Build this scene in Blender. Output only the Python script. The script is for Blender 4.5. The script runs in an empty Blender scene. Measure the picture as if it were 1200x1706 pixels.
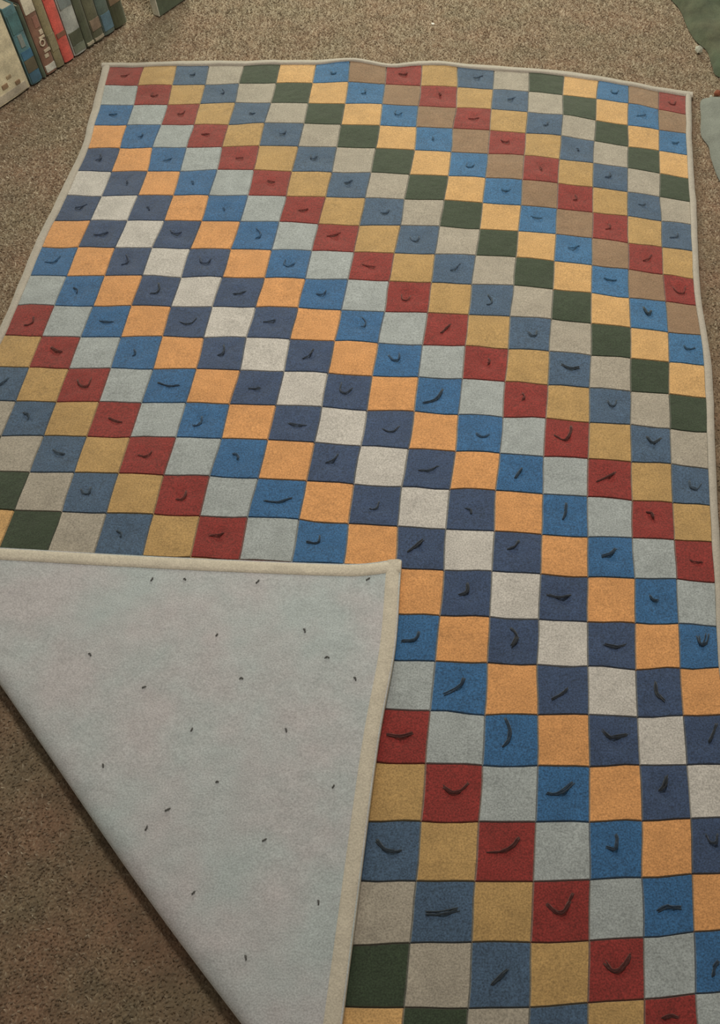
import bpy, bmesh, math, random
import numpy as np
from mathutils import Vector, Matrix, noise

# ------------------------------------------------------------------ camera
scene = bpy.context.scene
COL = scene.collection
CAM = Vector((0.38962, -1.40809, 1.82984))
ROT = ((0.998395, 0.055686, 0.010319), (0.052218, -0.834596, -0.548382), (-0.021925, 0.548040, -0.836165))
FOCAL, PX, PY = 1719.24, 814.40, 857.03
cd = bpy.data.cameras.new('camera')
cam = bpy.data.objects.new('camera', cd)
COL.objects.link(cam)
X, Y, Z = (Vector(v) for v in ROT)
m = Matrix((X, -Y, -Z)).transposed().to_4x4()
m.translation = CAM
cam.matrix_world = m
cd.sensor_fit = 'HORIZONTAL'
cd.sensor_width = 36.0
cd.lens = FOCAL / 1200 * 36.0
cd.shift_x = -(PX - 600) / 1200
cd.shift_y = (PY - 853) / 1200
cd.clip_start = 0.05
scene.camera = cam

# ------------------------------------------------------------------ light and exposure
world = bpy.data.worlds.new('room_light')
scene.world = world
world.use_nodes = True
world.node_tree.nodes['Background'].inputs[0].default_value = (1.0, 0.95, 0.86, 1)
world.node_tree.nodes['Background'].inputs[1].default_value = 0.27


def area(name, loc, target, size, power, colour):
    d = bpy.data.lights.new(name, 'AREA')
    d.shape = 'DISK'
    d.size = size
    d.energy = power
    d.color = colour
    o = bpy.data.objects.new(name, d)
    COL.objects.link(o)
    o.location = loc
    o.rotation_euler = (Vector(target) - Vector(loc)).to_track_quat('-Z', 'Y').to_euler()
    return o


area('ceiling_lamp', (0.30, 0.55, 2.25), (0.30, 0.30, 0), 0.55, 36, (1.0, 0.96, 0.88))
area('far_fill_light', (-0.5, 4.6, 1.7), (0.0, 0.6, 0), 1.6, 80, (0.93, 1.0, 0.88))  # added fill, no window known: brightens the far rows and their sheen
area('carpet_fill_light', (-0.15, 2.75, 1.15), (-0.1, 1.7, 0), 0.35, 12, (0.97, 1.0, 0.80))  # added unseen light, makes the bright spot on the carpet past the quilt
scene.view_settings.view_transform = 'Standard'
scene.view_settings.look = 'None'
scene.view_settings.exposure = 0.0
scene.view_settings.gamma = 1.0
scene.view_settings.use_curve_mapping = False


# ------------------------------------------------------------------ helpers
def lin(c):
    return tuple((v / 255 / 12.92) if v / 255 <= 0.04045 else ((v / 255 + 0.055) / 1.055) ** 2.4 for v in c)


def cloth_mat(name, rgb, grain=0.30, mottle=0.10, sheen=0.5, bump=0.35, size=330.0, tint=0.0, rough=0.95, sheen_tint=(1.0, 0.95, 0.80)):
    """woven cloth or paper: fine grain, soft mottling and a little relief"""
    mt = bpy.data.materials.new(name)
    mt.use_nodes = True
    nt = mt.node_tree
    b = nt.nodes['Principled BSDF']
    b.inputs['Roughness'].default_value = rough
    b.inputs['Specular IOR Level'].default_value = 0.15
    b.inputs['Sheen Weight'].default_value = sheen
    b.inputs['Sheen Roughness'].default_value = 0.6
    b.inputs['Sheen Tint'].default_value = (*sheen_tint, 1)
    geo = nt.nodes.new('ShaderNodeNewGeometry')
    n1 = nt.nodes.new('ShaderNodeTexNoise')
    n1.inputs['Scale'].default_value = size
    n1.inputs['Detail'].default_value = 3.0
    n2 = nt.nodes.new('ShaderNodeTexNoise')
    n2.inputs['Scale'].default_value = 26.0
    n2.inputs['Detail'].default_value = 4.0
    for n in (n1, n2):
        nt.links.new(geo.outputs['Position'], n.inputs['Vector'])
    r1 = nt.nodes.new('ShaderNodeMapRange')
    r1.inputs[1].default_value, r1.inputs[2].default_value = 0.25, 0.75
    r1.inputs[3].default_value, r1.inputs[4].default_value = 1 - grain, 1 + grain
    r2 = nt.nodes.new('ShaderNodeMapRange')
    r2.inputs[1].default_value, r2.inputs[2].default_value = 0.3, 0.7
    r2.inputs[3].default_value, r2.inputs[4].default_value = 1 - mottle, 1 + mottle
    nt.links.new(n1.outputs['Fac'], r1.inputs[0])
    nt.links.new(n2.outputs['Fac'], r2.inputs[0])
    mul = nt.nodes.new('ShaderNodeMath')
    mul.operation = 'MULTIPLY'
    nt.links.new(r1.outputs[0], mul.inputs[0])
    nt.links.new(r2.outputs[0], mul.inputs[1])
    vm = nt.nodes.new('ShaderNodeVectorMath')
    vm.operation = 'SCALE'
    nt.links.new(mul.outputs[0], vm.inputs['Scale'])
    c = lin(rgb)
    if tint:
        n3 = nt.nodes.new('ShaderNodeTexNoise')
        n3.inputs['Scale'].default_value = 7.0
        n3.inputs['Detail'].default_value = 3.0
        nt.links.new(geo.outputs['Position'], n3.inputs['Vector'])
        cr = nt.nodes.new('ShaderNodeValToRGB')
        e = cr.color_ramp.elements
        e[0].position, e[1].position = 0.35, 0.65
        e[0].color = (c[0] * (1 + tint), c[1] * (1 - tint * .25), c[2] * (1 - tint * .1), 1)
        e[1].color = (c[0] * (1 - tint), c[1] * (1 + tint * .3), c[2] * (1 + tint * .3), 1)
        nt.links.new(n3.outputs['Fac'], cr.inputs[0])
        nt.links.new(cr.outputs[0], vm.inputs[0])
    else:
        vm.inputs[0].default_value = c
    nt.links.new(vm.outputs[0], b.inputs['Base Color'])
    bp = nt.nodes.new('ShaderNodeBump')
    bp.inputs['Strength'].default_value = bump
    bp.inputs['Distance'].default_value = 0.002
    nt.links.new(n1.outputs['Fac'], bp.inputs['Height'])
    bp2 = nt.nodes.new('ShaderNodeBump')
    bp2.inputs['Strength'].default_value = 0.5 if bump else 0
    bp2.inputs['Distance'].default_value = 0.006
    nt.links.new(n2.outputs['Fac'], bp2.inputs['Height'])
    nt.links.new(bp.outputs[0], bp2.inputs['Normal'])
    nt.links.new(bp2.outputs[0], b.inputs['Normal'])
    return mt


def link(name, verts, faces, mats, parent=None, loc=(0, 0, 0), smooth=True, midx=None):
    me = bpy.data.meshes.new(name)
    me.from_pydata([tuple(v) for v in verts], [], faces)
    for mt in (mats if isinstance(mats, (list, tuple)) else [mats]):
        me.materials.append(mt)
    if midx is not None:
        me.polygons.foreach_set('material_index', midx)
    if smooth:
        me.polygons.foreach_set('use_smooth', [True] * len(me.polygons))
    me.update()
    o = bpy.data.objects.new(name, me)
    COL.objects.link(o)
    o.location = loc
    if parent is not None:
        o.parent = parent
    return o


def empty(name, loc):
    o = bpy.data.objects.new(name, None)
    o.empty_display_size = 0.05
    COL.objects.link(o)
    o.location = loc
    return o


def tag(o, label, cat, group=None):
    o['label'] = label
    o['category'] = cat
    if group:
        o['group'] = group
    return o


def box(name, lo, hi, mats, parent=None, bevel=0.0015, loc=(0, 0, 0), rot=None, taper=None):
    bm = bmesh.new()
    bmesh.ops.create_cube(bm, size=1.0)
    for v in bm.verts:
        v.co = Vector(((lo[i] + hi[i]) / 2 + v.co[i] * (hi[i] - lo[i]) for i in range(3)))
    if bevel:
        bmesh.ops.bevel(bm, geom=list(bm.edges), offset=bevel, segments=2, affect='EDGES', profile=0.6)
    me = bpy.data.meshes.new(name)
    bm.to_mesh(me)
    bm.free()
    me.materials.append(mats)
    o = bpy.data.objects.new(name, me)
    COL.objects.link(o)
    o.location = loc
    if rot is not None:
        o.rotation_euler = (0, 0, rot)
    if parent is not None:
        o.parent = parent
    return o


def tube(points, rad, sides=6, closed_ends=True):
    """verts and faces of a round yarn through the points"""
    pts = [Vector(p) for p in points]
    sm = []
    for i in range(len(pts) - 1):
        p0 = pts[max(i - 1, 0)]; p1 = pts[i]; p2 = pts[i + 1]; p3 = pts[min(i + 2, len(pts) - 1)]
        for k in range(3):
            t = k / 3
            sm.append(0.5 * ((2 * p1) + (p2 - p0) * t + (2 * p0 - 5 * p1 + 4 * p2 - p3) * t * t + (3 * p1 - p0 - 3 * p2 + p3) * t ** 3))
    sm.append(pts[-1])
    V, F = [], []
    n = len(sm)
    for i, p in enumerate(sm):
        d = (sm[min(i + 1, n - 1)] - sm[max(i - 1, 0)]).normalized()
        s = d.cross(Vector((0, 0, 1)))
        s = s.normalized() if s.length > 1e-6 else Vector((1, 0, 0))
        u = s.cross(d)
        r = rad * (0.5 if i in (0, n - 1) else 1.0 + .25 * math.sin(i * 2.3 + p.x * 90))
        for k in range(sides):
            a = 2 * math.pi * k / sides
            V.append(p + s * (r * math.cos(a)) + u * (r * math.sin(a)))
    for i in range(n - 1):
        for k in range(sides):
            F.append((i * sides + k, i * sides + (k + 1) % sides, (i + 1) * sides + (k + 1) % sides, (i + 1) * sides + k))
    F.append(tuple(range(sides))[::-1])
    F.append(tuple((n - 1) * sides + k for k in range(sides)))
    return V, F


# ------------------------------------------------------------------ floor
carpet_mat = cloth_mat('brown_carpet', (108, 87, 67), grain=0.20, mottle=0.24, sheen=0.8, bump=0.0, size=260, tint=0.09, sheen_tint=(1.0, 0.85, 0.62))
bm = bmesh.new()
bmesh.ops.create_grid(bm, x_segments=8, y_segments=8, size=4.0)
me = bpy.data.meshes.new('floor')
bm.to_mesh(me)
bm.free()
me.materials.append(carpet_mat)
floor = bpy.data.objects.new('floor', me)
COL.objects.link(floor)
floor['kind'] = 'structure'


def carpet_pile():
    rng = np.random.default_rng(5)
    s = 0.0050
    xs, ys = np.meshgrid(np.arange(-2.1, 1.7, s), np.arange(-2.1, 2.6, s))
    P = np.stack([xs.ravel(), ys.ravel()], 1) + rng.uniform(-.5, .5, (xs.size, 2)) * s
    inside = (P[:, 0] > -0.83) & (P[:, 0] < 0.81) & (P[:, 1] > -1.27) & (P[:, 1] < 1.21) & (P[:, 0] + P[:, 1] > -1.14)
    out = np.maximum.reduce([-1.45 - P[:, 0], P[:, 0] - 1.1, -1.45 - P[:, 1], P[:, 1] - 2.0, np.zeros(len(P))])
    P = P[~inside & (rng.uniform(0, 1, len(P)) > out / .6)]       # thins out away from the quilt
    n = len(P)
    h = rng.uniform(0.0032, 0.0046, n)
    r = rng.uniform(0.0032, 0.0046, n)
    ln = rng.normal(0, 0.0028, (n, 2))
    a0 = rng.uniform(0, 6.283, n)
    V = np.zeros((n, 4, 3))
    for k in range(3):
        V[:, k, 0] = P[:, 0] + r * np.cos(a0 + k * 2.0944)
        V[:, k, 1] = P[:, 1] + r * np.sin(a0 + k * 2.0944)
    V[:, 3, :2] = P + ln
    V[:, 3, 2] = h
    T = (np.arange(n)[:, None, None] * 4 + np.array([[0, 1, 3], [1, 2, 3], [2, 0, 3]])[None]).reshape(-1, 3)
    me = bpy.data.meshes.new('carpet_pile')
    me.vertices.add(n * 4)
    me.vertices.foreach_set('co', V.ravel())
    me.loops.add(T.size)
    me.loops.foreach_set('vertex_index', T.ravel())
    me.polygons.add(len(T))
    me.polygons.foreach_set('loop_start', np.arange(len(T)) * 3)
    me.polygons.foreach_set('use_smooth', np.ones(len(T), bool))
    me.update(calc_edges=True)
    me.materials.append(carpet_mat)
    o = bpy.data.objects.new('carpet_pile', me)
    COL.objects.link(o)
    o.parent = floor
    o['kind'] = 'stuff'


carpet_pile()

# ------------------------------------------------------------------ the quilt: seam crossings on the floor, 18 x 28, tenths of a millimetre
GRID = np.array([[[-8449,12615],[-7471,12674],[-6520,12821],[-5620,12940],[-4575,12995],[-3528,13119],[-2482,13166],[-1483,13189],[-412,13129],[605,13286],[1656,13279],[2707,13298],[3747,13164],[4764,13134],[5748,13000],[6629,12808],[7490,12601],[8275,12482]],[[-8360,11736],[-7412,11797],[-6463,11910],[-5556,12043],[-4584,12142],[-3521,12229],[-2481,12286],[-1442,12330],[-403,12351],[654,12396],[1699,12414],[2735,12424],[3759,12296],[4744,12186],[5693,12098],[6608,11975],[7464,11768],[8229,11577]],[[-8278,10873],[-7346,10948],[-6398,11021],[-5498,11139],[-4516,11241],[-3491,11295],[-2452,11334],[-1390,11409],[-362,11460],[671,11455],[1728,11451],[2744,11460],[3770,11351],[4748,11169],[5679,11100],[6591,11028],[7448,10868],[8203,10733]],[[-8193,9943],[-7322,10036],[-6382,10097],[-5450,10148],[-4514,10230],[-3524,10377],[-2428,10389],[-1387,10440],[-329,10522],[699,10547],[1736,10519],[2755,10497],[3758,10421],[4728,10298],[5640,10192],[6570,10110],[7424,9976],[8180,9839]],[[-8099,8949],[-7256,9062],[-6377,9144],[-5458,9183],[-4501,9264],[-3500,9411],[-2441,9467],[-1375,9478],[-316,9541],[719,9573],[1746,9526],[2751,9471],[3740,9427],[4688,9371],[5605,9230],[6536,9139],[7403,9034],[8173,8863]],[[-8125,8031],[-7225,8102],[-6304,8163],[-5413,8220],[-4438,8282],[-3450,8384],[-2440,8455],[-1391,8465],[-334,8493],[713,8506],[1752,8502],[2754,8441],[3720,8395],[4663,8394],[5600,8282],[6521,8178],[7384,8060],[8159,7912]],[[-8168,7043],[-7244,7085],[-6294,7161],[-5375,7238],[-4430,7273],[-3430,7340],[-2424,7418],[-1404,7466],[-364,7458],[686,7480],[1713,7496],[2730,7496],[3717,7450],[4663,7429],[5594,7372],[6519,7257],[7377,7131],[8142,7036]],[[-8201,6082],[-7267,6119],[-6321,6181],[-5382,6260],[-4435,6318],[-3446,6363],[-2457,6416],[-1449,6445],[-388,6451],[661,6451],[1672,6490],[2696,6500],[3688,6479],[4652,6444],[5591,6367],[6505,6246],[7355,6116],[8104,6020]],[[-8251,5087],[-7318,5133],[-6393,5161],[-5463,5240],[-4529,5322],[-3498,5360],[-2477,5382],[-1470,5417],[-403,5437],[625,5426],[1648,5460],[2669,5510],[3675,5523],[4635,5447],[5586,5359],[6499,5255],[7351,5138],[8095,5030]],[[-8224,4056],[-7311,4119],[-6382,4168],[-5460,4224],[-4519,4280],[-3522,4341],[-2472,4398],[-1454,4413],[-425,4426],[597,4449],[1637,4465],[2646,4520],[3665,4537],[4642,4426],[5575,4370],[6496,4290],[7371,4215],[8116,4119]],[[-8190,3031],[-7332,3106],[-6398,3169],[-5497,3227],[-4530,3295],[-3563,3356],[-2516,3401],[-1501,3415],[-436,3415],[586,3454],[1630,3475],[2623,3506],[3623,3489],[4612,3431],[5561,3366],[6489,3285],[7380,3239],[8170,3162]],[[-8224,2089],[-7330,2121],[-6452,2183],[-5521,2241],[-4548,2304],[-3559,2348],[-2549,2390],[-1517,2406],[-470,2408],[562,2432],[1610,2450],[2609,2462],[3616,2440],[4594,2408],[5557,2358],[6484,2311],[7383,2275],[8203,2236]],[[-8254,1105],[-7347,1129],[-6442,1194],[-5492,1259],[-4513,1309],[-3509,1336],[-2497,1370],[-1496,1413],[-478,1425],[543,1418],[1594,1433],[2606,1441],[3601,1426],[4576,1397],[5538,1366],[6470,1342],[7362,1315],[8185,1238]],[[-8287,129],[-7369,148],[-6459,193],[-5502,261],[-4547,317],[-3536,335],[-2543,368],[-1526,396],[-482,428],[547,421],[1595,419],[2611,418],[3601,412],[4561,385],[5523,362],[6458,361],[7326,306],[8138,228]],[[-8330,-830],[-7390,-791],[-6464,-759],[-5506,-721],[-4554,-675],[-3561,-641],[-2522,-615],[-1516,-584],[-509,-579],[539,-596],[1587,-614],[2609,-623],[3577,-596],[4546,-636],[5503,-651],[6440,-643],[7312,-672],[8113,-754]],[[-8386,-1793],[-7428,-1765],[-6465,-1747],[-5504,-1724],[-4553,-1687],[-3588,-1648],[-2586,-1618],[-1573,-1618],[-529,-1618],[495,-1623],[1543,-1648],[2566,-1650],[3545,-1606],[4543,-1609],[5503,-1618],[6425,-1634],[7305,-1659],[8088,-1696]],[[-8441,-2770],[-7475,-2749],[-6506,-2729],[-5499,-2712],[-4545,-2698],[-3582,-2656],[-2608,-2613],[-1603,-2592],[-529,-2609],[529,-2637],[1549,-2647],[2557,-2642],[3551,-2618],[4540,-2615],[5506,-2633],[6421,-2615],[7298,-2606],[8074,-2639]],[[-8486,-3759],[-7505,-3743],[-6519,-3727],[-5522,-3713],[-4545,-3696],[-3571,-3666],[-2587,-3633],[-1571,-3615],[-513,-3622],[555,-3637],[1605,-3640],[2585,-3638],[3568,-3612],[4550,-3613],[5513,-3617],[6447,-3597],[7296,-3564],[8064,-3564]],[[-8518,-4759],[-7525,-4746],[-6529,-4733],[-5534,-4720],[-4542,-4704],[-3552,-4684],[-2552,-4664],[-1531,-4651],[-490,-4648],[560,-4652],[1595,-4657],[2595,-4662],[3585,-4627],[4548,-4617],[5516,-4610],[6453,-4583],[7302,-4564],[8044,-4539]],[[-8538,-5768],[-7536,-5758],[-6534,-5747],[-5533,-5736],[-4531,-5723],[-3527,-5710],[-2516,-5699],[-1496,-5689],[-469,-5683],[558,-5677],[1577,-5669],[2585,-5654],[3598,-5632],[4550,-5623],[5514,-5585],[6435,-5575],[7285,-5534],[8019,-5465]],[[-8549,-6785],[-7541,-6776],[-6533,-6767],[-5525,-6758],[-4514,-6749],[-3501,-6741],[-2485,-6735],[-1467,-6728],[-450,-6720],[562,-6708],[1569,-6689],[2575,-6666],[3600,-6650],[4587,-6618],[5522,-6589],[6435,-6546],[7302,-6479],[8094,-6406]],[[-8552,-7809],[-7539,-7801],[-6525,-7793],[-5511,-7786],[-4495,-7779],[-3477,-7774],[-2458,-7770],[-1442,-7765],[-430,-7757],[576,-7742],[1580,-7718],[2591,-7683],[3616,-7641],[4614,-7604],[5551,-7560],[6462,-7504],[7335,-7424],[8161,-7354]],[[-8547,-8839],[-7530,-8831],[-6513,-8824],[-5494,-8817],[-4475,-8812],[-3454,-8807],[-2435,-8803],[-1418,-8798],[-407,-8790],[599,-8776],[1598,-8752],[2598,-8717],[3603,-8661],[4599,-8610],[5555,-8555],[6468,-8490],[7337,-8404],[8183,-8310]],[[-8537,-9873],[-7517,-9865],[-6497,-9858],[-5476,-9851],[-4455,-9845],[-3434,-9839],[-2415,-9832],[-1398,-9825],[-384,-9816],[624,-9803],[1619,-9777],[2596,-9726],[3614,-9683],[4598,-9624],[5555,-9540],[6456,-9450],[7308,-9362],[8169,-9256]],[[-8523,-10911],[-7501,-10903],[-6480,-10895],[-5458,-10886],[-4437,-10878],[-3417,-10869],[-2398,-10858],[-1383,-10845],[-370,-10830],[640,-10812],[1644,-10790],[2596,-10734],[3617,-10672],[4600,-10599],[5551,-10509],[6446,-10413],[7294,-10297],[8145,-10188]],[[-8506,-11952],[-7483,-11942],[-6461,-11933],[-5439,-11922],[-4419,-11911],[-3400,-11897],[-2384,-11881],[-1372,-11860],[-365,-11833],[632,-11797],[1613,-11747],[2592,-11697],[3613,-11644],[4600,-11567],[5548,-11454],[6442,-11360],[7272,-11235],[8128,-11120]],[[-8487,-12994],[-7464,-12983],[-6442,-12971],[-5421,-12958],[-4401,-12943],[-3385,-12924],[-2373,-12900],[-1366,-12870],[-366,-12831],[626,-12782],[1611,-12725],[2603,-12666],[3601,-12601],[4579,-12516],[5519,-12410],[6415,-12301],[7273,-12180],[8131,-12060]],[[-8467,-14037],[-7445,-14024],[-6423,-14010],[-5402,-13994],[-4384,-13975],[-3371,-13951],[-2363,-13919],[-1362,-13878],[-366,-13828],[626,-13769],[1618,-13705],[2609,-13635],[3589,-13556],[4551,-13465],[5484,-13361],[6388,-13246],[7271,-13125],[8143,-13002]]], dtype=float) / 10000.0
PAD = np.zeros((30, 20, 2))
PAD[1:-1, 1:-1] = GRID
PAD[0, 1:-1] = 2 * GRID[0] - GRID[1]
PAD[-1, 1:-1] = 2 * GRID[-1] - GRID[-2]
PAD[:, 0] = 2 * PAD[:, 1] - PAD[:, 2]
PAD[:, -1] = 2 * PAD[:, -2] - PAD[:, -3]


def cr(t):
    return np.array([-.5 * t + t * t - .5 * t ** 3, 1 - 2.5 * t * t + 1.5 * t ** 3, .5 * t + 2 * t * t - 1.5 * t ** 3, -.5 * t * t + .5 * t ** 3])


def ground(c, r):
    """floor position of quilt coordinates (c columns across, r rows down)"""
    if c < 0 or c > 17 or r < 0 or r > 27:
        cc, rr = min(max(c, 0), 17), min(max(r, 0), 27)
        p = ground(cc, rr)
        if cc != c:
            a = ground(cc, rr); b = ground(0.5 if c < 0 else 16.5, rr)
            p = p + (a - b) / 0.5 * abs(c - cc)
        if rr != r:
            a = ground(cc, rr); b = ground(cc, 0.5 if r < 0 else 26.5)
            p = p + (a - b) / 0.5 * abs(r - rr)
        return p
    r = min(max(r + .05 * noise.noise(Vector((c * 1.4, r * .9, 1.5))), 0), 27)
    c = min(max(c + .03 * noise.noise(Vector((c * .9, r * 1.4, 7.5))), 0), 17)
    i, j = min(int(c), 16), min(int(r), 26)
    wc, wr = cr(c - i), cr(r - j)
    return np.einsum('a,b,abk->k', wr, wc, PAD[j:j + 4, i:i + 4])


BUMPS = [(7.1, -.2, .75, 1.3, .014), (9.6, -.2, .7, 1.1, .010), (12.1, 0, .6, 1, .006), (13.0, 2.4, .8, 1.2, .009),
         (12.2, 4.6, 1, 1, .006), (14.2, 4.2, .8, .9, .006), (13.0, 9.5, 1.2, .8, .006)]


def lie(c, r):
    """height of the quilt top over the floor, with its soft wrinkles"""
    z = .020
    for a, b, s, t, h in BUMPS:
        z += h * math.exp(-((c - a) / s) ** 2 - ((r - b) / t) ** 2)
    return z + .0016 * math.sin(c * .9 + r * .6 + 1) + .0012 * math.sin(c * 1.7 - r * 1.1) + .001 * math.sin(r * 2.1 + c * .3)


ORIGIN = Vector((0, 0, 0))
quilt = empty('patchwork_quilt', ORIGIN)
tag(quilt, 'patchwork quilt of diagonal coloured squares spread on the brown carpet, one corner turned back', 'quilt')

PALETTE = [  # distance from the white diagonal -> name of the patch and its colour
    ('white_patch', (179, 172, 163)), ('navy_patch', (50, 66, 94)), ('orange_patch', (196, 138, 84)), ('blue_patch', (44, 88, 128)),
    ('pale_blue_patch', (147, 151, 149)), ('maroon_patch', (124, 38, 35)), ('khaki_patch', (166, 132, 82)), ('slate_patch', (62, 82, 104)),
    ('grey_patch', (153, 143, 128)), ('green_patch', (44, 56, 39)), ('gold_patch', (190, 148, 94)), ('bright_blue_patch', (50, 96, 134)),
    ('taupe_patch', (132, 104, 79))]
ORDER = {13: 5, 14: 6, 15: 7, 16: 8, 17: 9, 18: 10, 19: 11, 20: 12, 21: 5}
TIED = {1, 3, 5, 7, 11}
patch_mats = [cloth_mat(n, rgb, grain=0.36 if sum(rgb) > 300 else 0.58, sheen=0.34) for n, rgb in PALETTE]
yarn_mat = cloth_mat('grey_yarn', (88, 86, 83), grain=0.3, sheen=0.05)
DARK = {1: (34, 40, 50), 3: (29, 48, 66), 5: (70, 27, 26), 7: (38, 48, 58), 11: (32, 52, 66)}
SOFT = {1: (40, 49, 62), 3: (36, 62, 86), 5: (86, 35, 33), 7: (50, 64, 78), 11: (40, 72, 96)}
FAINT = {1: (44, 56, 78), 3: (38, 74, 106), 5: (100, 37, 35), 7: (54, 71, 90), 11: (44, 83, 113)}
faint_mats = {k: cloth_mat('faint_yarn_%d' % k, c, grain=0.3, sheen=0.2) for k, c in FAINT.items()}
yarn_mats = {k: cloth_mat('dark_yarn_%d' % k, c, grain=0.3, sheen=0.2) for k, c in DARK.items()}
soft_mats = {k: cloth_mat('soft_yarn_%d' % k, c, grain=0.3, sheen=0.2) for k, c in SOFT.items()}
lining_mat = cloth_mat('pale_lining', (166, 166, 164), grain=0.25, mottle=0.06, sheen=0.4, tint=0.06)
hem_mat = cloth_mat('cream_hem', (186, 175, 156), grain=0.2, mottle=0.06, sheen=0.4)
binding_mat = cloth_mat('grey_binding', (166, 156, 142), grain=0.2, mottle=0.06, sheen=0.4)

FA, FB = Vector((-0.836, -0.377)), Vector((0.165, -1.361))        # ends of the fold
FN = Vector((-(FB - FA).y, (FB - FA).x)).normalized()             # points from the carpet towards the quilt
if FN.x < 0:
    FN = -FN


def off_fold(x, y):
    return (Vector((x, y)) - FA).dot(FN)


DENT = random.Random(3)
US = (0.0, 0.018, 0.30, 0.70, 0.982, 1.0)
PUFF = (-0.0050, 0.0012, 0.0020, 0.0020, 0.0012, -0.0050)
UT = (0.0, 0.018, 0.32, 0.50, 0.68, 0.982, 1.0)
PUFT = (-0.0050, 0.0012, 0.0022, 0.0022, 0.0022, 0.0012, -0.0050)


def patch_surface(c, r, tied):
    """one square of cloth: sunk edges at the seams, a dent in the middle where a tie pulls it down"""
    us, puff = (UT, PUFT) if tied else (US, PUFF)
    n = len(us)
    V, F, S = [], [], []
    for j, v in enumerate(us):
        for i, u in enumerate(us):
            p = ground(c + u, r + v)
            dent = .0055 * DENT.random() + .003 if tied and i == j == 3 else 0
            V.append(Vector((p[0], p[1], lie(c + u, r + v) + min(puff[i], puff[j]) - dent)))
    for j in range(n - 1):
        for i in range(n - 1):
            a = j * n + i
            S.append(0 < i < n - 2 and 0 < j < n - 2)
            o = 0 if S[-1] else n * n                     # the sunk rim keeps its own vertices: a crisp seam
            F.append((a + o, a + n + o, a + n + 1 + o, a + 1 + o))
    V += [v.copy() for v in V]
    return V, F, S


TIES = {(12,20):[(3991,-6728),(4079,-6957),(4066,-7155),(3962,-7287)],(13,21):[(4791,-8095),(4930,-8109),(5089,-8034),(5258,-7871)],(11,19):[(2790,-6335),(2973,-6227),(3111,-6096),(3170,-5970)],(10,18):[(1889,-5266),(2140,-5212),(2206,-5039)],(12,22):[(3795,-9185),(4022,-9171),(4224,-9057),(4322,-8907)],(14,22):[(5830,-8984),(5985,-9016),(6028,-8869),(6008,-8767)],(13,23):[(4828,-9988),(4971,-10105),(5101,-10097),(5219,-9917),(5268,-9787)],(15,23):[(6705,-9995),(6849,-9900),(6949,-9913),(7089,-9915)],(12,24):[(3981,-11289),(4091,-11176),(4212,-11052)],(14,24):[(5798,-10842),(5914,-10954),(6031,-10947),(6160,-10803),(6211,-10690)],(11,23):[(2823,-10249),(3023,-10247),(3221,-10206),(3358,-10160)],(10,22):[(1854,-9083),(2006,-9228),(2165,-9260),(2298,-9242)],(11,21):[(2950,-8073),(3119,-8172),(3275,-8120),(3395,-7992)],(13,19):[(4837,-6296),(5004,-6189),(5115,-6061)],(15,19):[(6793,-5837),(6818,-6080),(6948,-6229)],(14,20):[(5789,-6855),(5953,-6996),(6229,-6910)],(14,16):[(5783,-3114),(5967,-3031),(6091,-2908)],(15,17):[(6735,-3962),(6792,-4068),(6887,-4062)],(12,18):[(4009,-4864),(4133,-5026),(4026,-5251)],(13,17):[(4704,-4060),(4908,-4102),(5146,-4033)],(14,18):[(5832,-5103),(6087,-5139),(6227,-5079)],(16,18):[(7642,-4812),(7689,-5003),(7785,-4959),(7831,-4761)],(16,20):[(7742,-6970),(7830,-6791),(7897,-6612)],(10,16):[(1831,-3259),(1964,-3107),(2110,-2952)],(8,16):[(-282,-3130),(-128,-3164),(-37,-3115),(-33,-2969)],(11,17):[(2941,-4196),(3091,-4118),(3101,-3912)],(13,15):[(4973,-2242),(5033,-2028),(5042,-1829)],(12,14):[(3930,-1278),(4013,-1114),(4073,-999)],(10,12):[(1779,691),(2040,813),(2191,1123)],(13,13):[(4766,-90),(4967,-210),(5096,-19),(5120,185)],(14,14):[(5689,-1246),(5882,-1123),(6076,-984)],(15,15):[(6732,-1951),(6832,-1975),(6879,-2093)],(15,13):[(6789,39),(6942,-117),(7118,10)],(13,11):[(4862,2019),(5072,1904),(5279,1955)],(15,9):[(6813,3971),(6922,3739),(7012,3864)],(7,15):[(-1316,-2182),(-1035,-2195),(-763,-2071)],(4,12):[(-4296,864),(-4028,774),(-3792,825)],(10,20):[(1833,-7184),(2088,-7204),(2323,-7120)],(12,16):[(4082,-2859),(4001,-2980),(3846,-3091)],(10,10):[(2011,2831),(2100,2972),(2203,3114)],(15,21):[(6798,-7922),(6888,-7807),(6937,-7639)],(16,24):[(7565,-10949),(7593,-10812),(7667,-10717)],(15,25):[(6716,-11615),(6841,-11565),(6955,-11576)]}
KNOTS = [(1129,-4056),(-1045,-4244),(43,-5253),(-990,-6318),(1137,-6189),(15,-7275),(1018,-8263),(-1041,-8310),(-30,-9270),(1040,-10225),(-3139,-4319),(-3122,-8127),(-2082,-9185),(-1052,-10202),(549,-5793),(-2755,-6606),(-2500,-4279),(-1616,-5457),(-1692,-7366),(-1792,-8856),(-3,-11141),(-3933,-6003)]


def hidden(c, r):
    p = ground(c + .5, r + .5)
    return off_fold(p[0], p[1]) < 0.13


def covered(c, r):
    return (c <= 9 and r >= 17) or r == 26


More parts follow.
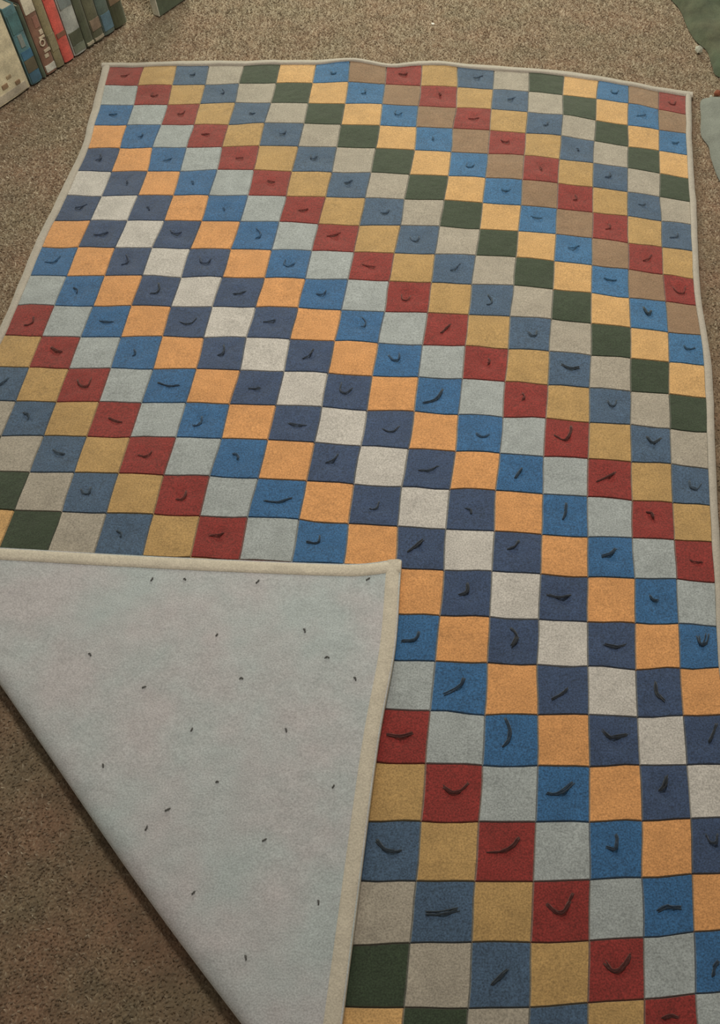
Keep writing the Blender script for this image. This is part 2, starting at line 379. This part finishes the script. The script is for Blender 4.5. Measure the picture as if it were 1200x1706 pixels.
rnd = random.Random(11)
SHAPES = [[(-.2, -.08), (0, -.03), (.12, .08), (.2, .16)], [(-.2, 0), (-.05, -.08), (.1, -.05), (.2, .1)], [(0, .2), (.06, 0), (0, -.14), (-.12, -.16)],
          [(-.2, .02), (0, 0), (.2, .03)], [(-.16, .12), (-.08, -.08), (.08, -.1), (.16, .12)], [(-.08, .1), (.03, .02), (.02, -.1)]]
rest_v, rest_f, rest_m = [], [], []
for r in range(27):
    for c in range(17):
        k = abs(c - r + 5)
        k = ORDER.get(k, k)
        V, F, S = patch_surface(c, r, k in TIED)
        if covered(c, r):
            if not hidden(c, r):
                b = len(rest_v)
                rest_v += V
                rest_f += [tuple(i + b for i in f) for f in F]
                rest_m += [k] * len(F)
            continue
        if (c, r) in ((0, 14), (0, 15), (0, 16)):      # wholly outside the picture but still cloth
            pass
        mid = sum(V, Vector()) / len(V)
        po = link(PALETTE[k][0], [v - mid for v in V], F, patch_mats[k], quilt, mid)
        po.data.polygons.foreach_set('use_smooth', S)
        bm = bmesh.new()
        bm.from_mesh(po.data)
        bmesh.ops.delete(bm, geom=[v for v in bm.verts if not v.link_faces], context='VERTS')
        bm.to_mesh(po.data)
        bm.free()
        if k in TIED:
            if (c, r) in TIES:
                path = [Vector((x / 1e4, y / 1e4, 0)) for x, y in TIES[(c, r)]]
            else:
                sh = rnd.choice(SHAPES)
                ang = rnd.uniform(-.5, .5)
                sc = rnd.uniform(.06, .10) * (.7 if r < 7 else 1)
                cx, cy = rnd.uniform(-.008, .008), rnd.uniform(-.006, .010)
                path = [Vector((mid.x + cx + sc * (x * math.cos(ang) - y * math.sin(ang)), mid.y + cy + sc * (x * math.sin(ang) + y * math.cos(ang)), 0)) for x, y in sh]
            TV, TF = [], []
            fine = (c, r) in TIES
            wide = .0022 if fine else .0014
            for strand in range(5):                       # a frayed twist of fine strands
                jx, jy = rnd.uniform(-wide, wide), rnd.uniform(-wide, wide)
                a, e = (0, len(path)) if strand < 3 else (rnd.choice((0, 1)), len(path) - rnd.choice((0, 1)))
                run = []
                for q in path[a:e] if e - a > 1 else path:
                    x, y = q.x + jx + rnd.uniform(-.0012, .0012), q.y + jy + rnd.uniform(-.0012, .0012)
                    run.append(Vector((x, y, lie(c + .5, r + .5) + .0022 + rnd.uniform(0, .0012))))
                tv, tf = tube(run, .0014 if fine else .0011, 4)
                n0 = len(TV)
                TV += tv
                TF += [tuple(i + n0 for i in f) for f in tf]
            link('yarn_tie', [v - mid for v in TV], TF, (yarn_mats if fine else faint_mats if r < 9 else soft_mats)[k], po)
o = link('covered_patches', rest_v, rest_f, patch_mats, quilt, midx=rest_m)
o['kind'] = 'stuff'

# ---- filling and lining under the patches (cut away past the fold)
bm = bmesh.new()
rowsv = []
NR, NC = 54, 34
for lay in (0, 1):
    for j in range(NR + 1):
        for i in range(NC + 1):
            c, r = i / 2, j / 2
            p = ground(c, r)
            rowsv.append(bm.verts.new((p[0], p[1], lie(c, r) - .009 if lay == 0 else .0075)))
W = NC + 1
L2 = (NR + 1) * W
for j in range(NR):
    for i in range(NC):
        a = j * W + i
        bm.faces.new([rowsv[k] for k in (a, a + W, a + W + 1, a + 1)])
        bm.faces.new([rowsv[L2 + k] for k in (a, a + 1, a + W + 1, a + W)])
ring = [i for i in range(W)] + [j * W + NC for j in range(1, NR + 1)] + [NR * W + i for i in range(NC - 1, -1, -1)] + [j * W for j in range(NR - 1, 0, -1)]
for a, b in zip(ring, ring[1:] + ring[:1]):
    bm.faces.new([rowsv[k] for k in (a, b, L2 + b, L2 + a)])
pt = FA + FN * 0.012
bmesh.ops.bisect_plane(bm, geom=list(bm.verts) + list(bm.edges) + list(bm.faces), plane_co=(pt.x, pt.y, 0), plane_no=(-FN.x, -FN.y, 0), clear_outer=True)
me = bpy.data.meshes.new('lining')
bm.to_mesh(me)
bm.free()
me.materials.append(lining_mat)
o = bpy.data.objects.new('lining', me)
COL.objects.link(o)
o.parent = quilt


# ---- binding round the edge
def binding(run, out, width):
    """run: list of edge points (c, r); out: outward step in quilt coordinates"""
    prof = [(-.04, .000), (.0, .0045), (.18, .0060), (.5, .0055), (.82, .0030), (1.0, -.004), (1.02, -.011), (.8, -.0135)]
    V, F = [], []
    for c, r in run:
        for u, dz in prof:
            cc, rr = c + out[0] * width * u, r + out[1] * width * u
            p = ground(cc, rr)
            z = lie(c, r) * (1 - .25 * max(u, 0)) + .25 * max(u, 0) * .018 + dz
            V.append((p[0], p[1], max(z, .005)))
    n = len(prof)
    for i in range(len(run) - 1):
        for k in range(n - 1):
            a = i * n + k
            F.append((a, a + 1, a + n + 1, a + n) if (out[0] + out[1] > 0) == (out[1] != 0) else (a, a + n, a + n + 1, a + 1))
    return link('binding', V, F, binding_mat, quilt)


WB = .25
binding([(-WB + (17 + 2 * WB) * i / 90, 0) for i in range(91)], (0, -1), WB * 1.15)
binding([(0, -WB * .6 + (16.9 + WB) * i / 90) for i in range(91)], (-1, 0), WB)
binding([(17, -WB * .6 + (27 + WB) * i / 120) for i in range(121)], (1, 0), .22)
binding([(9.7 + (7.3 + .22) * i / 40, 27) for i in range(41)], (0, 1), WB)

# ---- the corner turned back: its lining side up, hem along its two edges, rolled at the fold
CORNER = Vector((0.172, -0.372))


def bend(p):
    x, y = p.x, p.y
    du = math.exp(-((x - .17) / .12) ** 2)
    dv = math.exp(-((y + .37) / .12) ** 2)
    x += (.010 * math.exp(-((y + .55) / .13) ** 2)) * du
    y += (.016 * math.exp(-((x - .175) / .06) ** 2) - .004 * math.exp(-((x + .3) / .3) ** 2)) * dv
    return Vector((x, y))


def flap_z(x, y):
    return .0415 + .0022 * noise.noise(Vector((x * 5, y * 5, 3))) + .0008 * noise.noise(Vector((x * 14, y * 14, 8)))


N = 56
ROLL = .022
prof = [(1.0, 0), (.80, .02), (.55, .10), (.32, .24), (.14, .44), (.04, .68), (0, 1.0), (.06, 1.35), (.25, 1.65), (.6, 1.78)]
V, F = [], []
idx = {}
A2, B2 = FA, FB
e1 = (A2 - CORNER).normalized()
e2 = (B2 - CORNER).normalized()
SHRINK = 1 - ROLL / off_fold(CORNER.x, CORNER.y)
for i in range(N + 1):
    for j in range(N + 1 - i):
        s, t = i / N, j / N
        p = CORNER + (s * (A2 - CORNER) + t * (B2 - CORNER)) * SHRINK
        p = p - FN * (.010 * math.sin(math.pi * j / max(i + j, 1)) ** 2) * 0
        q = bend(p)
        sag = 0.0
        idx[(i, j)] = len(V)
        V.append((q.x, q.y, flap_z(q.x, q.y) - sag))
for i in range(N):
    for j in range(N - i):
        F.append((idx[(i, j)], idx[(i + 1, j)], idx[(i, j + 1)]))
        if i + j < N - 1:
            F.append((idx[(i + 1, j)], idx[(i + 1, j + 1)], idx[(i, j + 1)]))
prev = [idx[(N - j, j)] for j in range(N + 1)]
for u, w in prof[1:]:
    cur = []
    for j in range(N + 1):
        t = j / N
        p = CORNER + ((1 - t) * (A2 - CORNER) + t * (B2 - CORNER)) * (1 - (1 - SHRINK) * u)
        p = p - FN * (.010 * math.sin(math.pi * t) ** 2 + .002 * math.sin(11 * t)) * (1 - u)
        q = bend(p)
        top = flap_z(q.x, q.y)
        cur.append(len(V))
        V.append((q.x, q.y, max(.006, top - w * (top - .006) / 1.78)))
    for j in range(N):
        F.append((prev[j], cur[j], cur[j + 1], prev[j + 1]))
    prev = cur
flap = link('folded_corner', V, F, lining_mat, quilt)


def hem(a, b, out, name):
    n = 60
    prof = [(.0285, .0004), (.027, .0020), (.021, .0028), (.012, .0028), (.004, .0018), (0, -.002), (-.001, -.009), (.004, -.014)]
    V, F = [], []
    for i in range(n + 1):
        p = a + (b - a) * i / n
        for d, dz in prof:
            q = bend(p - out * d)
            V.append((q.x, q.y, flap_z(q.x, q.y) + dz))
    m = len(prof)
    for i in range(n):
        for k in range(m - 1):
            F.append((i * m + k, i * m + k + 1, (i + 1) * m + k + 1, (i + 1) * m + k))
    return link(name, V, F, hem_mat, flap)


hem(CORNER, A2 - e1 * .03, Vector((0, 1)), 'hem')
hem(B2 - e2 * .03, CORNER, Vector((1, 0)), 'hem')
for q, (x, y) in enumerate(KNOTS):
    x, y = x / 1e4, y / 1e4
    z = flap_z(x, y) + .0012
    a = rnd.uniform(0, 3.1)
    s = rnd.uniform(.0025, .0055)
    TV, TF = tube([(-s * math.cos(a), -s * math.sin(a), 0), (0, .0012, .0012), (s * math.cos(a + .6), s * math.sin(a + .6), 0)], .0014, 5)
    link('tie_knot', TV, TF, yarn_mat, flap, (x, y, z))

# ------------------------------------------------------------------ books standing in a row behind the quilt's far corner
ROW = Vector((-1.098, 1.096, 0))
ROW_D = Vector((.497, .868, 0))
ROW_A = math.atan2(.868, .497)                   # local x along the row, local -y faces the quilt
page_mat = cloth_mat('paper_pages', (206, 194, 164), grain=0.15)
MATS = {}


def bmat(rgb):
    if rgb not in MATS:
        MATS[rgb] = cloth_mat('book_cloth_%d' % len(MATS), rgb, grain=0.25, mottle=0.28, sheen=0.3, bump=0.15, rough=0.7)
    return MATS[rgb]


def book(s0, s1, h, depth, rgb, label, bands=(), forward=0.0, letters=(), category='book'):
    """a standing book: cover wrapped round the page block, printed bands on its spine"""
    w = s1 - s0 - .0016
    base = ROW + ROW_D * (s0 + .0008) + Vector((.868, -.497, 0)) * forward
    o = empty('book', (base.x, base.y, .010))
    o.rotation_euler = (0, 0, ROW_A)
    tag(o, label, category, 'books standing in a row on the carpet')
    t = min(.0028, w * .2)
    # cover: spine and two boards as one U-shaped mesh with a rounded spine
    pts = [(0, depth), (0, .003), (w * .12, .0004), (w * .35, -.0010), (w * .65, -.0010), (w * .88, .0004), (w, .003), (w, depth)]
    inn = [(t, depth), (t, .004), (w * .2, .003), (w * .4, .0026), (w * .6, .0026), (w * .8, .003), (w - t, .004), (w - t, depth)]
    V = [(x, y, z) for z in (0, h) for x, y in pts] + [(x, y, z) for z in (0, h) for x, y in inn]
    F = []
    n = len(pts)
    for k in range(n - 1):
        F.append((k, k + 1, n + k + 1, n + k))
        F.append((2 * n + k, 3 * n + k, 3 * n + k + 1, 2 * n + k + 1))
        F.append((n + k, n + k + 1, 3 * n + k + 1, 3 * n + k))
        F.append((k, 2 * n + k, 2 * n + k + 1, k + 1))
    for k in (0, n - 1):
        F.append((k, n + k, 3 * n + k, 2 * n + k))
    link('cover', V, F, bmat(rgb), o, smooth=False)
    box('page_block', (t * 1.05, .006, .004), (w - t * 1.05, depth - .004, h - .004), page_mat, o, bevel=.0008)
    for z0, z1, c in bands:
        box('spine_label', (w * .06, -.0022, z0), (w * .94, .002, z1), bmat(c), o, bevel=.0005)
    for kind, x, z, sx, sz, c in letters:
        if kind == 'o':
            P = [(w * x + sx * math.cos(a * .5236), -.0034, z + sz * math.sin(a * .5236)) for a in range(13)]
            TV, TF = tube(P, .0022, 5)
            link('spine_letter', TV, TF, bmat(c), o)
        else:
            box('spine_letter', (w * x - sx, -.0036, z - sz), (w * x + sx, .001, z + sz), bmat(c), o, bevel=.0008)
    return o


CREAM, TEAL, DGREEN, BROWN, OLIVE = (212, 200, 166), (84, 124, 130), (74, 86, 68), (130, 94, 76), (140, 130, 96)
RED, GREYW, PINKB, BLUE, WHITE = (212, 92, 80), (168, 172, 164), (158, 138, 118), (86, 118, 134), (216, 208, 184)
book(-.085, .088, .235, .16, CREAM, 'thick cream binder at the near end of the book row, mottled foot',
     bands=((.004, .026, (190, 178, 156)),), letters=[('b', .55, .044, .010, .006, (140, 112, 84)), ('b', .8, .034, .008, .005, (138, 110, 82)), ('b', .35, .05, .012, .007, (150, 128, 98)), ('b', .68, .062, .008, .004, (160, 140, 108))], category='binder')
book(.093, .135, .226, .16, TEAL, 'teal blue book with an olive band and blue foot, beside the cream binder',
     bands=((.152, .205, (74, 116, 118)), (.036, .072, (96, 88, 68)), (.004, .034, (62, 102, 124)), (.074, .098, (56, 104, 132))), letters=[('b', .45, .128, .007, .018, (128, 136, 130))])
book(.136, .150, .214, .15, DGREEN, 'thin dark green book between the teal book and the brown lettered one')
book(.151, .192, .262, .16, BROWN, 'brown book with white lettering and a white head and foot on its spine',
     bands=((.180, .258, WHITE), (.006, .026, (198, 196, 182))),
     letters=[('b', .62, .152, .008, .016, (150, 104, 88)), ('b', .75, .120, .006, .006, (200, 184, 158)), ('o', .52, .092, .008, .009, (202, 186, 160)), ('b', .70, .066, .011, .004, (196, 180, 154)), ('b', .5, .052, .007, .005, (190, 176, 150)), ('b', .66, .106, .010, .003, (204, 188, 160))])
book(.193, .222, .246, .16, OLIVE, 'olive khaki book next to the bright red spine',
     bands=((.050, .100, (146, 136, 104)),))
book(.223, .260, .270, .17, RED, 'bright red book with a brown band low on its spine',
     bands=((.074, .088, (128, 84, 64)), (.190, .264, (150, 92, 72))))
book(.262, .312, .255, .17, GREYW, 'pale grey book with a dark green foot, beside the red book',
     bands=((.030, .068, (78, 84, 64)), (.006, .028, (110, 116, 98)), (.140, .25, (120, 130, 128))))
book(.314, .344, .250, .16, (80, 86, 66), 'dull dark green book with a whitish slip at its foot', bands=((.004, .013, (186, 176, 150)),))
book(.345, .386, .240, .16, (92, 92, 70), 'olive drab book with a dusty pink spine patch', bands=((.034, .066, (138, 118, 98)), (.004, .012, (170, 158, 136))))
book(.387, .430, .252, .17, (84, 100, 92), 'grey green book with a blue block low on its spine', bands=((.012, .062, BLUE),))
book(.431, .482, .244, .17, (68, 72, 48), 'dark moss green book at the far end of the row', bands=((.07, .11, (128, 104, 78)),))

# one more book, alone, turned so that its front board faces the quilt and its pale spine the row
o = empty('book', (-.770, 1.550, .006))
o.rotation_euler = (0, 0, ROW_A)
tag(o, 'dark green book with whitish spine, alone beyond the row, front cover facing the quilt', 'book')
box('front_board', (.003, 0, 0), (.165, .003, .236), bmat((76, 88, 68)), o, bevel=.0008)
box('back_board', (.003, .023, 0), (.165, .026, .236), bmat((76, 88, 68)), o, bevel=.0008)
box('spine', (0, .0002, 0), (.004, .0258, .236), bmat((196, 192, 174)), o, bevel=.0012)
box('page_block', (.005, .0032, .003), (.161, .0228, .233), page_mat, o, bevel=.0006)


# ------------------------------------------------------------------ crumpled cloths and small things at the far right of the quilt
def crumpled(name, outline, centre, height, mat, seed, loops=13):
    """a heap of soft cloth: outline on the floor, folds rising to the middle, hem tucked under"""
    pts = [Vector((x, y, 0)) for x, y in outline]
    n = len(pts)
    dense = []
    for i in range(n):
        p0, p1, p2, p3 = (pts[(i + k - 1) % n] for k in range(4))
        for k in range(8):
            t = k / 8
            dense.append(0.5 * ((2 * p1) + (p2 - p0) * t + (2 * p0 - 5 * p1 + 4 * p2 - p3) * t * t + (3 * p1 - p0 - 3 * p2 + p3) * t ** 3))
    c = Vector((centre[0], centre[1], 0))
    V, F = [], []
    m = len(dense)
    for k in range(loops):
        u = k / (loops - 1)
        for i, p in enumerate(dense):
            q = c + (p - c) * (1 - u * .98)
            f = noise.noise(Vector((q.x * 9, q.y * 9, seed))) * .5 + abs(noise.noise(Vector((q.x * 16, q.y * 5, seed + 4)))) * .9
            z = .008 + height * (1 - (1 - u) ** 6) ** .5 * (.55 + .55 * f) if k else .006
            V.append((q.x - c.x, q.y - c.y, max(z, .006)))
    for k in range(loops - 1):
        for i in range(m):
            j = (i + 1) % m
            F.append((k * m + i, k * m + j, (k + 1) * m + j, (k + 1) * m + i))
    F.append(tuple((loops - 1) * m + i for i in range(m)))
    return link(name, V, F, mat, None, (c.x, c.y, 0))


green_mat = cloth_mat('green_cloth', (80, 84, 64), grain=0.25, mottle=0.25, sheen=0.1, tint=0.1)
pale_mat = cloth_mat('pale_cloth', (124, 126, 116), grain=0.2, mottle=0.1, sheen=0.05)
tag(crumpled('folded_blanket', [(.80, 1.84), (.835, 1.70), (.852, 1.61), (.872, 1.545), (.905, 1.49), (.915, 1.42), (.94, 1.36), (1.1, 1.34), (1.28, 1.45), (1.34, 1.7), (1.22, 1.92), (.98, 1.98)], (1.06, 1.66), .040, green_mat, 2.0),
    'crumpled dark green blanket lying on the carpet past the far corner', 'blanket')
tag(crumpled('crumpled_sheet', [(.874, 1.25), (.868, 1.17), (.864, 1.09), (.882, 1.04), (.886, .985), (.908, .885), (.97, .79), (1.12, .76), (1.28, .88), (1.33, 1.08), (1.2, 1.26), (1.0, 1.285), (.92, 1.265)], (1.06, 1.05), .035, pale_mat, 6.0),
    'pale grey blue sheet bunched on the carpet against the quilt edge', 'sheet')


def pebble(name, loc, size, mat, seed, label, cat, facets=2):
    bm = bmesh.new()
    bmesh.ops.create_icosphere(bm, subdivisions=facets, radius=1.0)
    for v in bm.verts:
        k = 1 + .28 * noise.noise(v.co * 1.3 + Vector((seed, 0, 0)))
        v.co = Vector((v.co.x * size[0] * k, v.co.y * size[1] * k, v.co.z * size[2] * k))
    lo = min(v.co.z for v in bm.verts)
    for v in bm.verts:
        v.co.z -= lo
    me = bpy.data.meshes.new(name)
    bm.to_mesh(me)
    bm.free()
    me.materials.append(mat)
    o = bpy.data.objects.new(name, me)
    COL.objects.link(o)
    o.location = loc
    return tag(o, label, cat)


white_mat = cloth_mat('whitish_stone', (186, 184, 166), grain=0.12, sheen=0)
pebble('pebble', (.878, 1.487, .004), (.012, .013, .010), white_mat, 1.0, 'small whitish pebble on the carpet in front of the green blanket', 'pebble', 1)
pebble('bead', (.902, 1.263, .004), (.005, .005, .005), white_mat, 3.0, 'tiny pale bead at the edge of the pale sheet', 'bead', 2)
pebble('button', (.921, 1.278, .004), (.010, .010, .008), cloth_mat('orange_red', (138, 84, 62), sheen=0), 5.0, 'orange red button between the green blanket and the pale sheet', 'button', 2)
pebble('dust_speck', (.072, 1.567, .008), (.0055, .0045, .0025), cloth_mat('white_speck', (250, 248, 236), grain=0.05, sheen=0), 7.0, 'tiny white dust scrap lying alone on the carpet beyond the quilt', 'speck', 1)  # stands for a dust mark, not a real piece of paper
